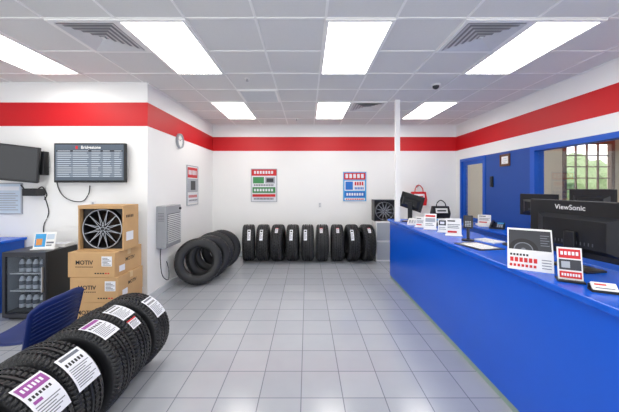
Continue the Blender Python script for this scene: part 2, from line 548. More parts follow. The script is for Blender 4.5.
for k, (xx, yy, rz, a) in enumerate(((-1.76, 4.72, -66, 9), (-1.71, 5.05, -62, 5), (-1.73, 5.38, -70, 8), (-1.68, 5.70, -64, 4))):
    tire(me, 'new black tire leaning sidewall-out beside the wall heater', (xx, yy, WC*0.5*math.sin(math.radians(a))), (0, -a, rz), 'tires leaning along the side wall', None)

# ---------------------------------------------------------------- front counter
ct = thing('reception_counter', 'long blue laminate reception counter on tile floor', 'counter', (1.465, 0.4, 0))
b = MB().box(0, 0.5, 0, 4.72, 0.05, 0.995, BLUE)
part(b, 'body', ct)
part(MB().box(0.004, 0.496, 0.004, 4.716, 0.0, 0.05, KICK), 'kick_strip', ct, 'pale grey base strip')
part(MB().box(-0.03, 0.62, -0.03, 4.76, 0.995, 1.035, BLUETOP, bev=0.006), 'countertop', ct)
CZ = 1.035
solo(MB().box(-0.037, 0.037, -0.03, 0.03, CZ, H-0.012, WHITE, bev=0.004), 'utility_pole', 'thin white square power pole from counter to ceiling', 'pole', (1.482, 4.76, 0.0))
rc = thing('rear_counter', 'low blue laminate work counter along the office wall', 'counter', (2.8, 3.0, 0))
part(MB().box(0.03, 0.655, 0, 2.45, 0, 0.9, BLUEDK), 'body', rc)
part(MB().box(0, 0.655, -0.02, 2.47, 0.9, 0.935, BLUETOP, bev=0.005), 'countertop', rc)
RZ = 0.935

# ---------------------------------------------------------------- monitors
def monitor(loc, rz, label, brand=None, w=0.6, h=0.35, lift=0.085, name='computer_monitor', roll=0):
    t = thing(name, label, 'monitor', loc, rz)
    b = MB()
    Z = T(0, 0, lift+h/2) @ R(roll, 'Y') @ T(0, 0, -lift-h/2)
    b.box(-w/2, w/2, -0.012, 0.016, lift, lift+h, PLBLACK, Z, bev=0.006)
    z0 = lift+h*0.10; z1 = lift+h*0.74
    o = [(-w*.40, -0.012, z0), (w*.40, -0.012, z0), (w*.40, -0.012, z1), (-w*.40, -0.012, z1)]
    n = [(-w*.30, -0.045, z0+.03), (w*.30, -0.045, z0+.03), (w*.30, -0.045, z1-.03), (-w*.30, -0.045, z1-.03)]
    b.add(o+n, [[j, (j+1) % 4, 4+(j+1) % 4, 4+j] for j in range(4)]+[[4, 5, 6, 7]], PLBLACK, Z)
    for k in range(12): b.box(-w*.2+k*w*.035, -w*.2+k*w*.035+.006, -0.047, -0.045, z0+.05, z0+.07, GRILLE, Z)
    if brand:
        b.text(brand, 0.050, PLWHITE, Z @ T(-.04, -0.0128, lift+h-.066) @ R(90, 'X'), 0.01)
    part(b, 'housing', t)
    part(MB().box(-w/2+.012, w/2-.012, 0.0165, 0.018, lift+.015, lift+h-.012, SCREEN, Z), 'screen', t)
    s = MB(); s.box(-0.035, 0.035, -0.07, -0.045, 0.015, lift+h*.45, PLBLACK, bev=0.005)
    part(s, 'stand', t)
    part(MB().box(-0.13, 0.13, -0.085, 0.075, 0, 0.015, PLBLACK, bev=0.005), 'base', t)
    return t
monitor((1.88, 2.02, CZ), -82, 'black flat computer monitor seen from behind on the counter', 'ViewSonic', .70, .385, .085)
monitor((1.70, 4.72, CZ), -42, 'small tilted black monitor beside the white pole', None, 0.38, 0.25, 0.2, roll=16)
monitor((3.15, 3.95, RZ), -75, 'black computer monitor on the rear work counter', None, 0.5, 0.3, 0.27)
monitor((3.24, 3.30, RZ), -75, 'black computer monitor near the office window', None, 0.44, 0.28, 0.36)

k = MB().box(-0.2, 0.2, -0.07, 0.07, 0, 0.018, PLDARK, bev=0.004)
for i in range(13):
    for j in range(4): k.box(-0.19+i*0.029, -0.166+i*0.029, -0.06+j*0.03, -0.036+j*0.03, 0.018, 0.024, PLBLACK)
solo(k, 'computer_keyboard', 'black computer keyboard on the counter behind the monitor', 'keyboard', (1.98, 2.64, CZ), -90)

# ---------------------------------------------------------------- counter items
def tent_display(loc, rz):
    t = thing('tabletop_display', 'angled white tabletop display box with dark tire picture', 'counter display', loc, rz)
    b = MB()
    w = 0.125
    vs = [(-w,-.09,0),(w,-.09,0),(w,.08,0),(-w,.08,0),(-w,-.055,.12),(w,-.055,.12),(w,.08,.12),(-w,.08,.12)]
    b.add(vs, [[0,3,2,1],[4,5,6,7],[0,1,5,4],[1,2,6,5],[2,3,7,6],[3,0,4,7]], PLWHITE)
    M = T(0, -0.0905, 0) @ R(-16.26, 'X')
    for i in range(7): b.rect(-w+.012+i*.022, -w+.027+i*.022, .020, .038, -.001, REDINK, M)
    for i in range(6): b.rect(-w+.015+i*.026, -w+.034+i*.026, .052, .082, -.001, REDINK, M)
    for i in range(6): b.rect(-w+.015+i*.018, -w+.027+i*.018, .094, .108, -.001, INK, M)
    for i in range(4): b.rect(w-.062, w-.012, .022+i*.018, .027+i*.018, -.001, GREYINK, M)
    part(b, 'base', t)
    p = MB()
    # upper wedge leaning back
    q0 = [(-w, -.055, .1205), (w, -.055, .1205), (w, .075, .1205), (-w, .075, .1205), (-w, .035, .265), (w, .035, .265), (w, .07, .265), (-w, .07, .265)]
    p.add(q0, [[0,3,2,1],[4,5,6,7],[0,1,5,4],[1,2,6,5],[2,3,7,6],[3,0,4,7]], PLWHITE)
    M = T(0, -0.0555, .1205) @ R(-math.degrees(math.atan(.09/.1445)), 'X')
    p.rect(-w+.008, w-.008, .012, .160, -.001, PLDARK, M)
    # stylised tread/sidewall picture, cropped arc of a tyre
    def arc(r0, r1, yy, m):
        cx, cz = -.035, .012
        vs = []; fs = []
        for i in range(25):
            a = math.pi*i/24
            for r in (r0, r1): vs.append((cx+r*math.cos(a), yy, cz+r*math.sin(a)))
        for i in range(24): fs.append([2*i, 2*i+1, 2*i+3, 2*i+2])
        p.add(vs, fs, m, M)
    arc(.055, .082, -.0015, INK); arc(.048, .055, -.0018, GREYINK); arc(.0, .014, -.0018, GREYINK)
    for i in range(5): p.rect(.06, .108-.01*(i % 2), .05+i*.018, .055+i*.018, -.0015, GREYINK, M)
    part(p, 'panel', t)
tent_display((1.555, 2.03, CZ), -34)

def card_sign(loc, rz, w, h, label, rects, lean=-12, name='counter_sign', baseM=INK):
    t = thing(name, label, 'sign', loc, rz)
    part(MB().box(-w*.55, w*.55, -.04, .05, 0, .012, baseM, bev=.003), 'base', t)
    p = MB(); M = T(0, -0.01, .012) @ R(lean, 'X')
    p.box(-w/2, w/2, 0, .006, 0, h, PAPER, M)
    for i, (a, b_, c, d_, m) in enumerate(rects): p.rect(-w/2+a*w, -w/2+b_*w, c*h, d_*h, -.001-.0004*i, m, M)
    part(p, 'card', t)
    return t
def glyphs(u0, u1, v0, v1, n, m):
    return [(u0+(u1-u0)*i/n, u0+(u1-u0)*(i+.68)/n, v0, v1, m) for i in range(n)]
card_sign((1.575, 1.735, CZ), -30, .115, .19, 'small red and white promotional card on a black stand',
          [(.06, .94, .66, .95, REDINK)]+glyphs(.14, .9, .76, .87, 5, STICK)+[(.06, .94, .30, .62, PLDARK), (.15, .5, .36, .56, PLGREY), (.06, .94, .05, .25, REDINK)]+glyphs(.14, .9, .11, .19, 7, STICK))
t = thing('business_card_holder', 'small black holder with white business cards', 'card holder', (1.60, 1.56, CZ), -25)
part(MB().box(-.06, .06, -.03, .03, 0, .012, INK).box(-.06, .06, .02, .03, .012, .035, INK), 'tray', t)
p = MB(); M = T(0, -.02, .013) @ R(-50, 'X')
p.box(-.052, .052, 0, .012, 0, .05, PAPER, M); p.rect(-.04, .01, .03, .04, -.001, REDINK, M); p.rect(-.04, .04, .01, .016, -.001, GREYINK, M)
part(p, 'card_stack', t)
ra = [(.1, .9, .78, .9, REDINK), (.1, .9, .44, .7, PLGREY), (.1, .7, .3, .34, GREYINK), (.1, .8, .2, .24, GREYINK)]
rb_ = [(.08, .92, .5, .92, PLDARK), (.2, .6, .6, .8, STICK), (.1, .7, .3, .34, GREYINK), (.1, .8, .16, .2, GREYINK)]
rc_ = [(.1, .6, .8, .88, INK), (.1, .9, .6, .64, GREYINK), (.1, .8, .5, .54, GREYINK), (.1, .85, .4, .44, GREYINK), (.1, .7, .12, .24, REDINK)]
for lx, ly, rz, ww, hh, rr in ((1.59, 4.08, -38, .12, .13, rc_), (1.64, 3.86, -28, .15, .20, ra), (1.70, 3.62, -30, .12, .15, rb_), (1.70, 3.36, -22, .16, .19, rc_)):
    card_sign((lx, ly, CZ), rz, ww, hh, 'white brochure in a clear stand on the counter', rr, name='brochure_holder', baseM=PLWHITE)['group'] = 'brochure holders on the counter'
t = thing('card_terminal', 'black payment terminal on a stand on the counter', 'payment terminal', (1.70, 3.06, CZ), -30)
part(MB().cyl(.06, 0, .012, PLBLACK).cyl(.015, .012, .15, PLDARK), 'stand', t)
p = MB(); M = T(0, 0, .13) @ R(-25, 'X')
p.box(-.045, .045, -.02, .02, 0, .14, PLBLACK, M, bev=.008); p.rect(-.03, .03, .085, .125, -.021, PLDARK, M)
for i in range(3):
    for j in range(4): p.rect(-.028+i*.02, -.014+i*.02, .012+j*.017, .022+j*.017, -.021, PLGREY, M)
part(p, 'keypad', t)
t = thing('clipboard', 'dark clipboard with papers lying on the counter', 'clipboard', (1.63, 2.76, CZ), 12)
part(MB().box(-.13, .13, -.17, .17, 0, .006, PLDARK), 'board', t)
p = MB().box(-.095, .095, -.14, .12, .0062, .009, PAPER)
for i in range(9): p.box(-.08, .08-.02*(i % 3), .09-i*.025, .093-i*.025, .009, .0094, GREYINK)
part(p, 'paper', t)
part(MB().box(-.05, .05, .115, .15, .0095, .016, METAL, bev=.002), 'clip', t)
t = MB().box(-.08, .08, -.11, .11, 0, .012, PAPER)
for i in range(6): t.box(-.06, .06, .07-i*.03, .076-i*.03, .012, .0124, GREYINK)
solo(t, 'notepad', 'white order pad lying on the counter', 'notepad', (1.90, 3.02, CZ), 20)
def phone(loc, rz, label):
    t = thing('desk_phone', label, 'telephone', loc, rz)
    b = MB(); vs = [(-.1,-.1,0),(.1,-.1,0),(.1,.1,0),(-.1,.1,0),(-.1,-.1,.025),(.1,-.1,.025),(.1,.1,.09),(-.1,.1,.09)]
    b.add(vs, [[0,3,2,1],[4,5,6,7],[0,1,5,4],[1,2,6,5],[2,3,7,6],[3,0,4,7]], PLBLACK)
    M = T(0, -.1, .026) @ R(18, 'X')
    for i in range(3):
        for j in range(4): b.box(.0+i*.028, .02+i*.028, .02+j*.028, .04+j*.028, 0, .004, PLGREY, M)
    b.box(-.005, .085, .145, .19, 0, .003, TEAL, M)
    part(b, 'base', t)
    h = MB(); M2 = T(-.06, -.1, .03) @ R(18, 'X')
    h.tube([(0, .01, .02), (0, .05, .035), (0, .15, .035), (0, .19, .02)], .014, PLBLACK, M2)
    h.box(-.022, .022, .0, .045, .002, .026, PLBLACK, M2, bev=.006); h.box(-.022, .022, .155, .2, .002, .026, PLBLACK, M2, bev=.006)
    part(h, 'handset', t)
phone((3.05, 4.65, RZ), -40, 'black desk telephone on the rear work counter')
phone((1.88, 4.3, CZ), -60, 'black desk telephone on the front counter')
rr4 = rc_
card_sign((3.15, 5.15, RZ), -30, .2, .16, 'white printed notice in a stand on the rear counter', rr4, baseM=PLWHITE)
solo(MB().box(-.11, .11, -.14, .14, 0, .02, PAPER), 'paper_stack', 'stack of white paper on the rear counter', 'paper', (3.05, 4.98, RZ), -20)
t = MB(); vs = [(-.09,-.12,0),(.09,-.12,0),(.09,.12,0),(-.09,.12,0),(-.09,-.12,.03),(.09,-.12,.03),(.09,.12,.08),(-.09,.12,.08)]
t.add(vs, [[0,3,2,1],[4,5,6,7],[0,1,5,4],[1,2,6,5],[2,3,7,6],[3,0,4,7]], PLWHITE)
for i in range(4):
    for j in range(4): t.box(-.07+i*.037, -.045+i*.037, .01+j*.035, .033+j*.035, 0, .006, PLGREY, T(0, -.12, .031) @ R(11.8, 'X'))
solo(t, 'calculator', 'white printing calculator on the front counter', 'calculator', (1.62, 4.38, CZ), -25)

# ---------------------------------------------------------------- bags
def bag(loc, w, h, d, m1, m2, hm, label, rz=0):
    t = thing('shopping_bag', label, 'bag', loc, rz)
    b = MB()
    vs = [(-w/2,-d/2,0),(w/2,-d/2,0),(w/2,d/2,0),(-w/2,d/2,0),(-w*.56,-d*.55,h*.4),(w*.56,-d*.55,h*.4),(w*.56,d*.5,h*.4),(-w*.56,d*.5,h*.4),(-w*.5,-d*.3,h),(w*.5,-d*.3,h),(w*.5,d*.3,h),(-w*.5,d*.3,h)]
    b.add(vs, [[0,3,2,1]]+[[o+j, o+(j+1) % 4, o+4+(j+1) % 4, o+4+j] for o in (0, 4) for j in range(4)], m1)
    ang = math.degrees(math.atan(d*.25/(h*.6)))
    M = T(0, -d*.55-.003, h*.4) @ R(-ang, 'X')
    b.rect(-w*.38, w*.38, h*.05, h*.45, 0, m2, M)
    b.rect(-w*.28, w*.28, h*.18, h*.30, -.001, m1, M)
    part(b, 'body', t)
    hd = MB()
    hd.tube([(-w*.3, -d*.3, h*.9), (-w*.26, -d*.25, h*1.25), (0, -d*.15, h*1.5), (w*.26, -d*.25, h*1.25), (w*.3, -d*.3, h*.9)], .011, hm)
    part(hd, 'handle', t)
bag((2.56, 6.67, 1.18), .31, .31, .15, REDINK, STICK, REDINK, 'red and white bag hanging on the back wall')
solo(MB().box(-.02, .02, -.03, 0, -.02, .03, METAL).box(-.02, .02, -.08, -.03, .0, .04, METAL), 'wall_hook', 'small metal hook on the back wall', 'hook', (2.56, YB, 1.61))
t = thing('storage_cabinet', 'white low storage cabinet by the back wall', 'cabinet', (2.82, 6.4, 0))
part(MB().box(-.35, .35, -.25, .33, 0, .92, PLWHITE, bev=.005), 'body', t)
for sx in (-1, 1):
    dd = MB().box(-.345 if sx < 0 else .005, -.005 if sx < 0 else .345, -.268, -.251, .03, .89, PLWHITE, bev=.003)
    part(dd, 'door', t)
bag((2.92, 6.36, .92), .34, .26, .16, PLBLACK, PAPER, INK, 'black and white bag with black handles on the cabinet')

# ---------------------------------------------------------------- wall items (flat)
def poster(name, label, cat, W, Hh, loc, rz, rects, frame=None, th=.012):
    p = MB().box(-W/2, W/2, -th, 0, 0, Hh, PAPER)
    for i, (a, b_, c, d_, m) in enumerate(rects): p.rect(-W/2+a*W, -W/2+b_*W, c*Hh, d_*Hh, -th-.0005*(i+1), m)
    if frame:
        e = .015
        p.box(-W/2-e, W/2+e, -th-.008, 0, -e, 0, frame); p.box(-W/2-e, W/2+e, -th-.008, 0, Hh, Hh+e, frame)
        p.box(-W/2-e, -W/2, -th-.008, 0, 0, Hh, frame); p.box(W/2, W/2+e, -th-.008, 0, 0, Hh, frame)
    return solo(p, name, label, cat, loc, rz)
poster('poster', 'white poster with red header, green and grey promotion bands', 'poster', .58, .74, (-1.0, YB, 1.27), 0,
       [(0, 1, 0, 1, STICK), (.0, 1, .80, 1, REDINK)]+glyphs(.1, .9, .86, .95, 7, STICK)+
       [(.06, .5, .56, .76, GREENINK), (.55, .94, .56, .76, PLGREY), (.6, .88, .6, .72, PLDARK)]+glyphs(.1, .9, .48, .53, 12, GREYINK)+[(.04, .96, .26, .44, GREENINK)]+glyphs(.1, .9, .31, .39, 7, STICK)+
       [(.04, .96, .14, .22, REDINK)]+glyphs(.1, .9, .05, .10, 14, GREYINK), frame=PLGREY)
poster('poster', 'bright blue and red sale poster on the back wall', 'poster', .54, .68, (1.11, YB, 1.27), 0,
       [(0, 1, 0, 1, TEAL), (.04, .96, .74, .97, REDINK)]+glyphs(.1, .94, .79, .93, 5, STICK)+[(.06, .94, .36, .70, STICK), (.1, .42, .39, .67, BLUEINK)]+glyphs(.5, .9, .54, .66, 4, REDINK)+glyphs(.5, .9, .40, .48, 6, BLUEINK)+
       [(.06, .94, .14, .33, BLUEINK)]+glyphs(.14, .9, .19, .28, 7, STICK)+[(.06, .94, .03, .11, STICK)]+glyphs(.12, .9, .05, .09, 10, REDINK), frame=PLWHITE)
poster('poster', 'red and grey advertising poster on the side wall', 'poster', .5, .72, (XL, 5.55, 1.27), 90,
       [(.03, .97, .7, .97, REDINK)]+glyphs(.12, .9, .78, .9, 6, STICK)+[(.03, .97, .32, .68, PLGREY), (.3, .75, .38, .62, PLDARK), (.03, .97, .04, .3, STICK)]+glyphs(.1, .9, .18, .25, 8, REDINK)+glyphs(.1, .9, .09, .13, 12, GREYINK), frame=PLGREY)
poster('notice', 'pale framed notice sheet on the wall', 'notice', .34, .4, (-4.10, YF, 1.24), 0,
       [(.0, 1, .0, 1, PALEB), (.08, .92, .78, .92, STICK)]+[(.1, .88-.1*(i % 2), .1+i*.08, .13+i*.08, PLGREY) for i in range(8)], frame=PLGREY)
poster('framed_certificate', 'small framed certificate on the blue wall panel', 'picture frame', .22, .18, (XR-.008, 5.07, 1.98), -90,
       [(.0, 1, .0, 1, BROWN), (.12, .88, .14, .86, PAPER), (.3, .7, .6, .68, PALEB), (.25, .75, .40, .44, PLGREY), (.35, .65, .26, .3, PLGREY)], frame=BROWN)
p = MB().box(-.035, .035, -.035, 0, 0, .2, PLBLACK, bev=.008)
for i in range(3):
    for j in range(4): p.box(-.024+i*.018, -.012+i*.018, -.038, -.035, .04+j*.022, .054+j*.022, PLDARK)
solo(p, 'wall_intercom', 'black wall phone keypad on the blue panel', 'intercom', (XR-.008, 5.42, 1.6), -90)
def plate(name, loc, rz, label):
    p = MB().box(-.04, .04, -.007, 0, -.06, .06, PLWHITE, bev=.002)
    p.rect(-.015, .015, .01, .04, -.008, PLGREY); p.rect(-.015, .015, -.04, -.01, -.008, PLGREY)
    solo(p, name, label, 'outlet', loc, rz)
plate('wall_outlet', (-2.95, YF, 1.35), 0, 'white power outlet on the wall')
plate('wall_outlet', (.3, YB, 1.18), 0, 'white power outlet on the back wall')
t = thing('wall_clock', 'round pale grey wall clock on the side wall', 'clock', (XL, 4.98, 2.39), 90)
Mc = R(90, 'X')
cs = MB().lathe([(.125, 0), (.13, .02), (.125, .04), (.105, .04), (.103, .02), (.0005, .02)], HEATG, Mc, 40).cyl(.103, .001, .021, PAPER, Mc, 40)
for i in range(12): cs.box(-.004, .004, .082, .096, .0215, .0225, INK, Mc @ R(i*30, 'Z'))
part(cs, 'case', t)
part(MB().box(-.004, .004, 0, .06, .023, .024, INK, Mc @ R(-50, 'Z')), 'hour_hand', t)
part(MB().box(-.003, .003, 0, .085, .0245, .0255, INK, Mc @ R(70, 'Z')), 'minute_hand', t)

# heater
t = thing('wall_heater', 'grey metal wall heater with louvered silver grille and cord', 'heater', (XL, 4.47, .70), 90)
b = MB().box(-.25, .25, -.15, 0, 0, .62, HEATG, bev=.012)
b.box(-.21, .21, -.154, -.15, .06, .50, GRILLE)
for i in range(6): b.rect(.03, .12, .40+i*.022, .406+i*.022, -.2505, GRILLE, R(-90, 'Z'))
part(b, 'housing', t)
g = MB()
for i in range(15): g.box(-.208, .208, -.170, -.154, .068+i*.029, .084+i*.029, VENTG)
part(g, 'grille', t)
g = MB().cyl(.02, 0, .02, PLDARK, T(.20, -.15, .56) @ R(90, 'X')); part(g, 'knob', t)
c = MB().tube([(-.2, -.05, .01), (-.22, -.05, -.15), (-.2, -.07, -.4), (-.08, -.1, -.5), (.02, -.06, -.38), (.03, -.02, -.25)], .006, INK)
part(c, 'power_cord', t)

# ---------------------------------------------------------------- TVs
def tv(loc, rot, w, h, label, menu):
    t = thing('television', label, 'television', loc)
    t.rotation_euler = tuple(math.radians(a) for a in rot)
    part(MB().box(-w/2, w/2, -.05, 0, 0, h, PLBLACK, bev=.008), 'housing', t)
    s = MB()
    y = -.0512
    if menu:
        s.rect(-w/2+.02, w/2-.02, .03, h-.02, y, TVSCR)
        s.text('Bridgestone', .055, PAPER, T(.02, y-.001, h-.075) @ R(90, 'X'), .02)
        s.rect(-.185, -.155, h-.080, h-.038, y-.001, REDINK)
        random.seed(9)
        for i in range(13):
            zz = h-.115-i*.0285
            s.rect(-w/2+.035, w/2-.035, zz, zz+.021, y-.0005, TVROW if i else PLDARK)
            for (a0, a1) in ((.055, .25), (.27, .50), (.53, .66), (.69, .82), (.85, .95)):
                x0 = -w/2+a0*w
                s.rect(x0, -w/2+w*(a1-random.uniform(0, .04)), zz+.006, zz+.014, y-.001, TVTXT)
    else:
        s.rect(-w/2+.02, w/2-.02, .03, h-.02, y, SCREEN)
    part(s, 'screen', t)
    part(MB().box(-.1, .1, 0, .05, h*.3, h*.7, PLBLACK), 'mount_bracket', t)
    return t
tv((-2.925, YF-.051, 1.66), (0, 0, 0), .96, .53, 'flat television showing a text menu board', True)
tv((-3.90, 3.77, 1.69), (8, 6, 20), .68, .47, 'black switched-off television on a swivel wall mount', False)
t = thing('wall_mount_arm', 'black swivel wall arm holding the television', 'wall mount', (-3.90, YF, 1.92))
part(MB().box(-.06, .06, -.02, 0, -.15, .15, PLBLACK), 'plate', t)
part(MB().box(-.02, .02, -.17, -.02, -.03, .03, PLBLACK), 'arm', t)
t = thing('wall_speaker', 'slim black speaker on a bracket beside the televisions', 'speaker', (-3.56, YF, 1.66))
part(MB().box(-.035, .035, -.12, -.03, .1, .42, PLBLACK, bev=.01), 'cabinet', t)
part(MB().box(-.02, .02, -.03, 0, .2, .3, METAL), 'bracket', t)
t = thing('media_box', 'black media box with antennas on the wall', 'media box', (-3.7, YF, 1.48))
part(MB().box(-.10, .10, -.14, 0, 0, .1, PLBLACK, bev=.01), 'case', t)
part(MB().tube([(-.08, -.12, .09), (-.12, -.13, .15)], .008, PLBLACK), 'antenna', t)
part(MB().tube([(.07, -.1, .08), (.16, -.12, .12), (.2, -.1, .02), (.17, -.1, -.05)], .008, PLBLACK), 'antenna', t)
solo(MB().tube([(-3.38, YF-.02, 1.7), (-3.46, YF-.02, 1.95), (-3.42, YF-.015, 1.6), (-3.3, YF-.015, 1.44), (-3.1, YF-.015, 1.40), (-3.0, YF-.02, 1.5), (-2.98, YF-.02, 1.62)], .006, INK), 'power_cable', 'black cable looping below the television', 'cable')
solo(MB().tube([(-3.6, YF-.02, 1.47), (-3.55, YF-.015, 1.25), (-3.62, YF-.015, 1.05), (-3.6, YF-.015, .8)], .006, INK), 'power_cable', 'black cable hanging down the wall', 'cable')

# ---------------------------------------------------------------- fridge & corner
FX0, FX1, FY0, FY1, FH = -3.64, -3.12, 3.46, 3.94, .82
t = thing('mini_fridge', 'black glass-door beverage cooler against the wall', 'refrigerator', ((FX0+FX1)/2, (FY0+FY1)/2, 0))
hw = (FX1-FX0)/2; hd = (FY1-FY0)/2
b = MB()
b.box(-hw, -hw+.03, -hd+.03, hd, .02, FH, PLBLACK); b.box(hw-.03, hw, -hd+.03, hd, .02, FH, PLBLACK)
b.box(-hw+.03, hw-.03, hd-.03, hd, .02, FH, PLBLACK); b.box(-hw+.03, hw-.03, -hd+.03, hd-.03, FH-.05, FH, PLBLACK)
b.box(-hw+.03, hw-.03, -hd+.03, hd-.03, .02, .1, PLBLACK)
b.box(-hw+.031, hw-.031, hd-.034, hd-.03, .1, FH-.05, COOL)
b.box(-hw+.03, -hw+.033, -hd+.035, hd-.034, .1, FH-.05, COOL); b.box(hw-.033, hw-.03, -hd+.035, hd-.034, .1, FH-.05, COOL)
b.box(-hw+.03, hw-.03, -hd+.05, hd-.05, 0, .02, PLBLACK)
part(b, 'body', t)
for zz in (.33, .54):
    s = MB()
    for i in range(13): s.box(-hw+.04+i*.0345, -hw+.045+i*.0345, -hd+.06, hd-.04, zz, zz+.004, PLWHITE)
    s.box(-hw+.035, hw-.035, -hd+.06, -hd+.068, zz, zz+.014, PLWHITE)
    part(s, 'shelf', t)
dr = MB()
dr.box(-hw, -hw+.035, -hd, -hd+.028, .04, FH, PLDARK); dr.box(hw-.035, hw, -hd, -hd+.028, .04, FH, PLDARK)
dr.box(-hw+.035, hw-.035, -hd, -hd+.028, .04, .085, PLDARK); dr.box(-hw+.035, hw-.035, -hd, -hd+.028, FH-.055, FH, PLDARK)
dr.box(-hw+.035, hw-.035, -hd+.01, -hd+.016, .085, FH-.055, GLASSD)
dd = part(dr, 'door', t)
part(MB().box(hw-.03, hw-.015, -hd-.03, -hd, .35, .65, METAL, bev=.004), 'handle', dd, 'slim metal door handle')
bm_ = MB().lathe([(.0005, 0), (.03, .002), (.032, .02), (.030, .07), (.032, .11), (.02, .145), (.012, .155), (.012, .172), (.0005, .173)], STICK, seg=16).cyl(.0335, .05, .1, GREYINK, seg=16).cyl(.014, .16, .176, PLDARK, seg=12).mesh('water_bottle')
for zz in (.101, .3345, .5445):
    for i in range(5):
        o = bpy.data.objects.new('water_bottle', bm_); COL.objects.link(o)
        o.location = (FX0+.09+i*.085, FY0+.16, zz)
        setp(o, label='small pale water bottle inside the cooler', category='bottle', group='bottles in the beverage cooler')
card_sign((-3.3, 3.64, FH), 10, .24, .2, 'white tabletop card with colour photo on the cooler', [(.06, .55, .1, .9, TEAL), (.12, .4, .2, .6, ORANGE), (.6, .94, .55, .88, PALEB), (.6, .94, .3, .4, GREYINK), (.6, .85, .15, .22, GREYINK)], baseM=PLWHITE)
solo(MB().box(-.13, .13, -.08, .08, 0, .04, PAPER).box(-.12, .12, -.07, .07, .04, .0405, STICK), 'brochure_stack', 'stack of white brochures on the cooler', 'brochures', (-3.28, 3.84, FH), 4)
t = thing('side_cabinet', 'blue laminate side cabinet against the wall', 'cabinet', (-4.3, 3.68, 0))
part(MB().box(-.5, .42, -.3, .3, 0, .88, BLUEDK), 'body', t)
part(MB().box(-.5, .46, -.34, .3, .88, .915, BLUETOP, bev=.005), 'countertop', t)

# ---------------------------------------------------------------- cardboard boxes
def carton(loc, rz, w, d, h, label):
    t = thing('cardboard_box', label, 'box', loc, rz, group='stacked wheel cartons')
    b = MB().box(-w/2, w/2, -d/2, d/2, 0, h, CARD, bev=.004)
    y = -d/2-.001
    b.text('MOTIV', .066, INK, T(-.08, y, h*.52) @ R(90, 'X'), .025)
    for i in range(9): b.rect(-.18+i*.023, -.166+i*.023, h*.40, h*.44, y, INK)
    b.rect(.12, .24, h*.45, h*.85, y, STICK)
    for i in range(6): b.rect(.13, .23-.02*(i % 3), h*(.49+i*.055), h*(.51+i*.055), y-.0006, INK)
    for i in range(6): b.rect(.04+i*.03, .06+i*.03, h*.14, h*.19, y, REDINK if i > 3 else INK)
    b.text('MOTIV', .058, INK, T(w/2+.001, 0.02, h*.5) @ R(90, 'Z') @ R(90, 'X'), .025)
    b.rect(-d*.35, -d*.15, h*.15, h*.4, -w/2-.001, STICK, R(90, 'Z'))
    part(b, 'carton', t)
    tp = MB().box(-w/2-.0015, w/2+.0015, -.03, .03, h, h+.0015, TAPE)
    tp.rect(-.03, .03, h-.07, h+.0015, -w/2-.0016, TAPE, R(90, 'Z'))
    part(tp, 'tape', t)
BX, BY, bh = -2.44, 3.56, .283
for i, (dx, rz) in enumerate(((0, 0), (.01, 1.5), (-.012, -1))):
    carton((BX+dx, BY, i*(bh+.002)), rz, .54, .52, bh, 'brown cardboard wheel carton stacked near the wall corner')
TOPZ = 3*(bh+.002)

def wheel_geo(t, Rw, cy, cz, depth=.2):
    M = T(0, cy, cz) @ R(90, 'X')
    rim = MB()
    rim.lathe([(Rw, 0), (Rw, .012), (Rw*.97, .016), (Rw*.93, 0), (Rw*.9, -.06), (Rw*.9, -depth+.03), (Rw*.98, -depth), (Rw, -depth), (Rw*.93, -depth+.035), (Rw*.93, -.02)], ALLOYDK, M, 56, closed=True)
    rim.lathe([(Rw*1.001, .0125), (Rw*.985, .018), (Rw*.955, .013)], ALLOY, M, 56)
    part(rim, 'rim', t)
    sp = MB()
    for i in range(12):
        for s_ in (-1, 1):
            Ms = M @ R(i*30, 'Z')
            w0, w1 = .006, .006
            x0, x1 = 0, s_*Rw*.25
            r0, r1 = Rw*.2, Rw*.90
            zo = .0004*s_
            vs = [(x0-w0, r0, -.02), (x0+w0, r0, -.02), (x1+w1, r1, -.035), (x1-w1, r1, -.035),
                  (x0-w0, r0, -.002), (x0+w0, r0, -.002), (x1+w1, r1, .002), (x1-w1, r1, .002)]
            sp.add(vs, [[0,3,2,1],[0,1,5,4],[1,2,6,5],[2,3,7,6],[3,0,4,7],[4,5,6,7]], ALLOYDK, Ms)
            k0, k1 = .0032, .0035
            sp.add([(x0-k0, r0, -.0005+zo), (x0+k0, r0, -.0005+zo), (x1+k1, r1, .0035+zo), (x1-k1, r1, .0035+zo)], [[0, 1, 2, 3]], ALLOY, Ms)
    part(sp, 'spoke', t)
    hb = MB().cyl(Rw*.22, -.05, -.001, ALLOYDK, M, 32).cyl(Rw*.11, -.001, .008, ALLOY, M, 24).cyl(Rw*.085, .008, .011, ALLOYDK, M, 24)
    for i in range(5):
        hb.cyl(.009, -.001, .002, ALLOY, M @ R(i*72, 'Z') @ T(0, Rw*.165, 0), 10)
    part(hb, 'hub', t)

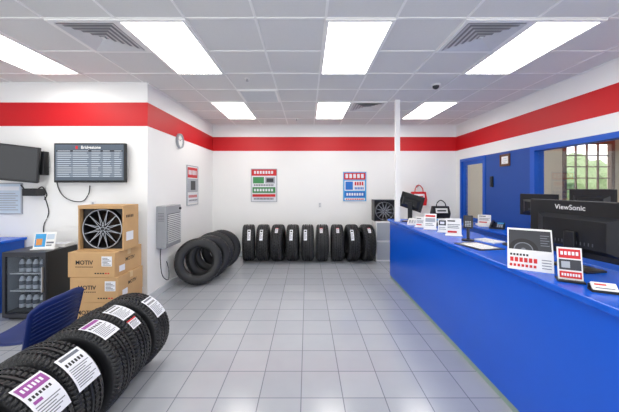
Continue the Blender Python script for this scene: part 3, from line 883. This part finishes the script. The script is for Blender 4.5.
def wheel_in_box(loc, rz, s, d, label, m_out=CARD, m_in=CARDDK):
    tb = thing('open_carton', label, 'box', loc, rz)
    e = .014
    b = MB()
    b.box(-s/2, s/2, -d/2, d/2, 0, e, m_out); b.box(-s/2, s/2, -d/2, d/2, s-e, s, m_out)
    b.box(-s/2, -s/2+e, -d/2, d/2, e, s-e, m_out); b.box(s/2-e, s/2, -d/2, d/2, e, s-e, m_out)
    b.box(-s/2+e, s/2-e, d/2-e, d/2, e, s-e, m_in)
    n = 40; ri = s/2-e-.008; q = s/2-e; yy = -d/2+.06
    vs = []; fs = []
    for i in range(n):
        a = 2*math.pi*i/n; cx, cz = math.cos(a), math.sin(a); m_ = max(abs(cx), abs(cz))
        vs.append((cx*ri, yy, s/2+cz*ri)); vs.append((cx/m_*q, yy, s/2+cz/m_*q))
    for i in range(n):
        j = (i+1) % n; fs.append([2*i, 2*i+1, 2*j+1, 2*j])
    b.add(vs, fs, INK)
    if m_out is CARD:
        for k in range(5): b.rect(-.1+k*.03, -.08+k*.03, s*.72, s*.78, -s/2-.001, INK, R(90, 'Z'))
        b.rect(-.1, .04, s*.2, s*.4, -s/2-.001, STICK, R(90, 'Z'))
    part(b, 'carton_body', tb)
    f = MB()
    f.box(-s/2, s/2, 0, .006, 0, .04, m_out, T(0, -d/2, s) @ R(6, 'X') @ T(0, -.006, -.04))
    part(f, 'flap', tb)
    tw = thing('alloy_wheel', 'black and silver multi-spoke alloy wheel in an open carton', 'wheel', loc, rz)
    Rw = s/2-e-.016
    wheel_geo(tw, Rw, -d/2+.035, e+Rw+.001, d-.09)
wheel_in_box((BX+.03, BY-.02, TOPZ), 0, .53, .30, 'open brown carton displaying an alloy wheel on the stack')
wheel_in_box((1.69, 6.42, .86), 0, .46, .28, 'dark display box holding a wheel near the back wall', PLBLACK, INK)
t = thing('display_stand', 'grey and white display cabinet holding a wheel', 'stand', (1.69, 6.42, 0))
part(MB().box(-.21, .21, -.2, .2, 0, .86, PLWHITE, bev=.005), 'body', t)
part(MB().box(-.19, .19, -.215, -.201, .46, .83, PLGREY, bev=.004), 'drawer', t)
part(MB().box(-.19, .19, -.215, -.201, .04, .42, PLGREY, bev=.004), 'drawer', t)

# ---------------------------------------------------------------- blue chair
t = thing('chair', 'navy blue moulded chair with black metal legs beside the tires', 'chair', (-2.185, 2.30, 0), 0)
def shell(nu, nv, fn, th, m):
    mb = MB(); vs = []; fs = []
    for i in range(nu+1):
        for j in range(nv+1):
            vs.append(fn(i/nu, j/nv, 0))
    n = len(vs)
    for i in range(nu+1):
        for j in range(nv+1):
            vs.append(fn(i/nu, j/nv, th))
    q = nv+1
    for i in range(nu):
        for j in range(nv):
            a = [i*q+j, (i+1)*q+j, (i+1)*q+j+1, i*q+j+1]
            fs.append(a); fs.append([n+k for k in a][::-1])
    for i in range(nu):
        for j in (0, nv):
            a, b_ = i*q+j, (i+1)*q+j
            fs.append([a, b_, n+b_, n+a])
    for j in range(nv):
        for i in (0, nu):
            a, b_ = i*q+j, i*q+j+1
            fs.append([a, b_, n+b_, n+a])
    mb.add(vs, fs, m, I4, True)
    return mb
def backf(u, v, t_):
    y = (u-.5)*(.48+.03*v)
    x = .20+.05*v-.05*(2*u-1)**2*(1-.2*v)
    z = .40+.36*v-.06*(2*u-1)**4*v
    return (x+t_, y, z)
bk = shell(20, 10, backf, .012, CHAIRB)
for kk in range(9):
    v = .12+kk*.09
    pts = [backf(u, v, .014) for u in (.06, .2, .35, .5, .65, .8, .94)]
    bk.tube(pts, .004, CHAIRB, seg=6, sub=2)
part(bk, 'backrest', t)
def seatf(u, v, t_):
    y = (u-.5)*.46
    x = -.24+.41*v
    z = .43+.03*(2*u-1)**2+.02*(2*v-1)**2-.02*max(0, .2-v)*5
    return (x, y, z+t_)
part(shell(12, 12, seatf, .012, CHAIRB), 'seat', t)
for sx in (-.2, .2):
    for sy in (-.2, .2):
        part(MB().tube([(sx*.9, sy*.9, .43), (sx*1.05, sy*1.1, .22), (sx*1.15, sy*1.2, 0.008)], .011, INK), 'leg', t)

# ---------------------------------------------------------------- lighting / world / camera
wd = bpy.data.worlds.new('World'); S.world = wd
wd.use_nodes = True
nt = wd.node_tree
bg = nt.nodes['Background']
sky = nt.nodes.new('ShaderNodeTexSky')
sky.sky_type = 'HOSEK_WILKIE'
sky.turbidity = 3
sky.sun_direction = (0.3, -0.5, 0.8)
mx = nt.nodes.new('ShaderNodeMixRGB')
mx.inputs[0].default_value = 0.93
mx.inputs[2].default_value = (0.97, 0.98, 1.0, 1)
nt.links.new(sky.outputs[0], mx.inputs[1])
nt.links.new(mx.outputs[0], bg.inputs[0])
bg.inputs[1].default_value = 2.6

cam = bpy.data.cameras.new('Camera')
co = bpy.data.objects.new('Camera', cam)
COL.objects.link(co)
co.location = (0, 0, 1.6)
co.rotation_euler = (math.radians(90), 0, 0)
cam.sensor_width = 36
cam.lens = 290/619*36
cam.shift_x = 2.5/619
cam.shift_y = -19/619
cam.clip_start = 0.05
S.camera = co
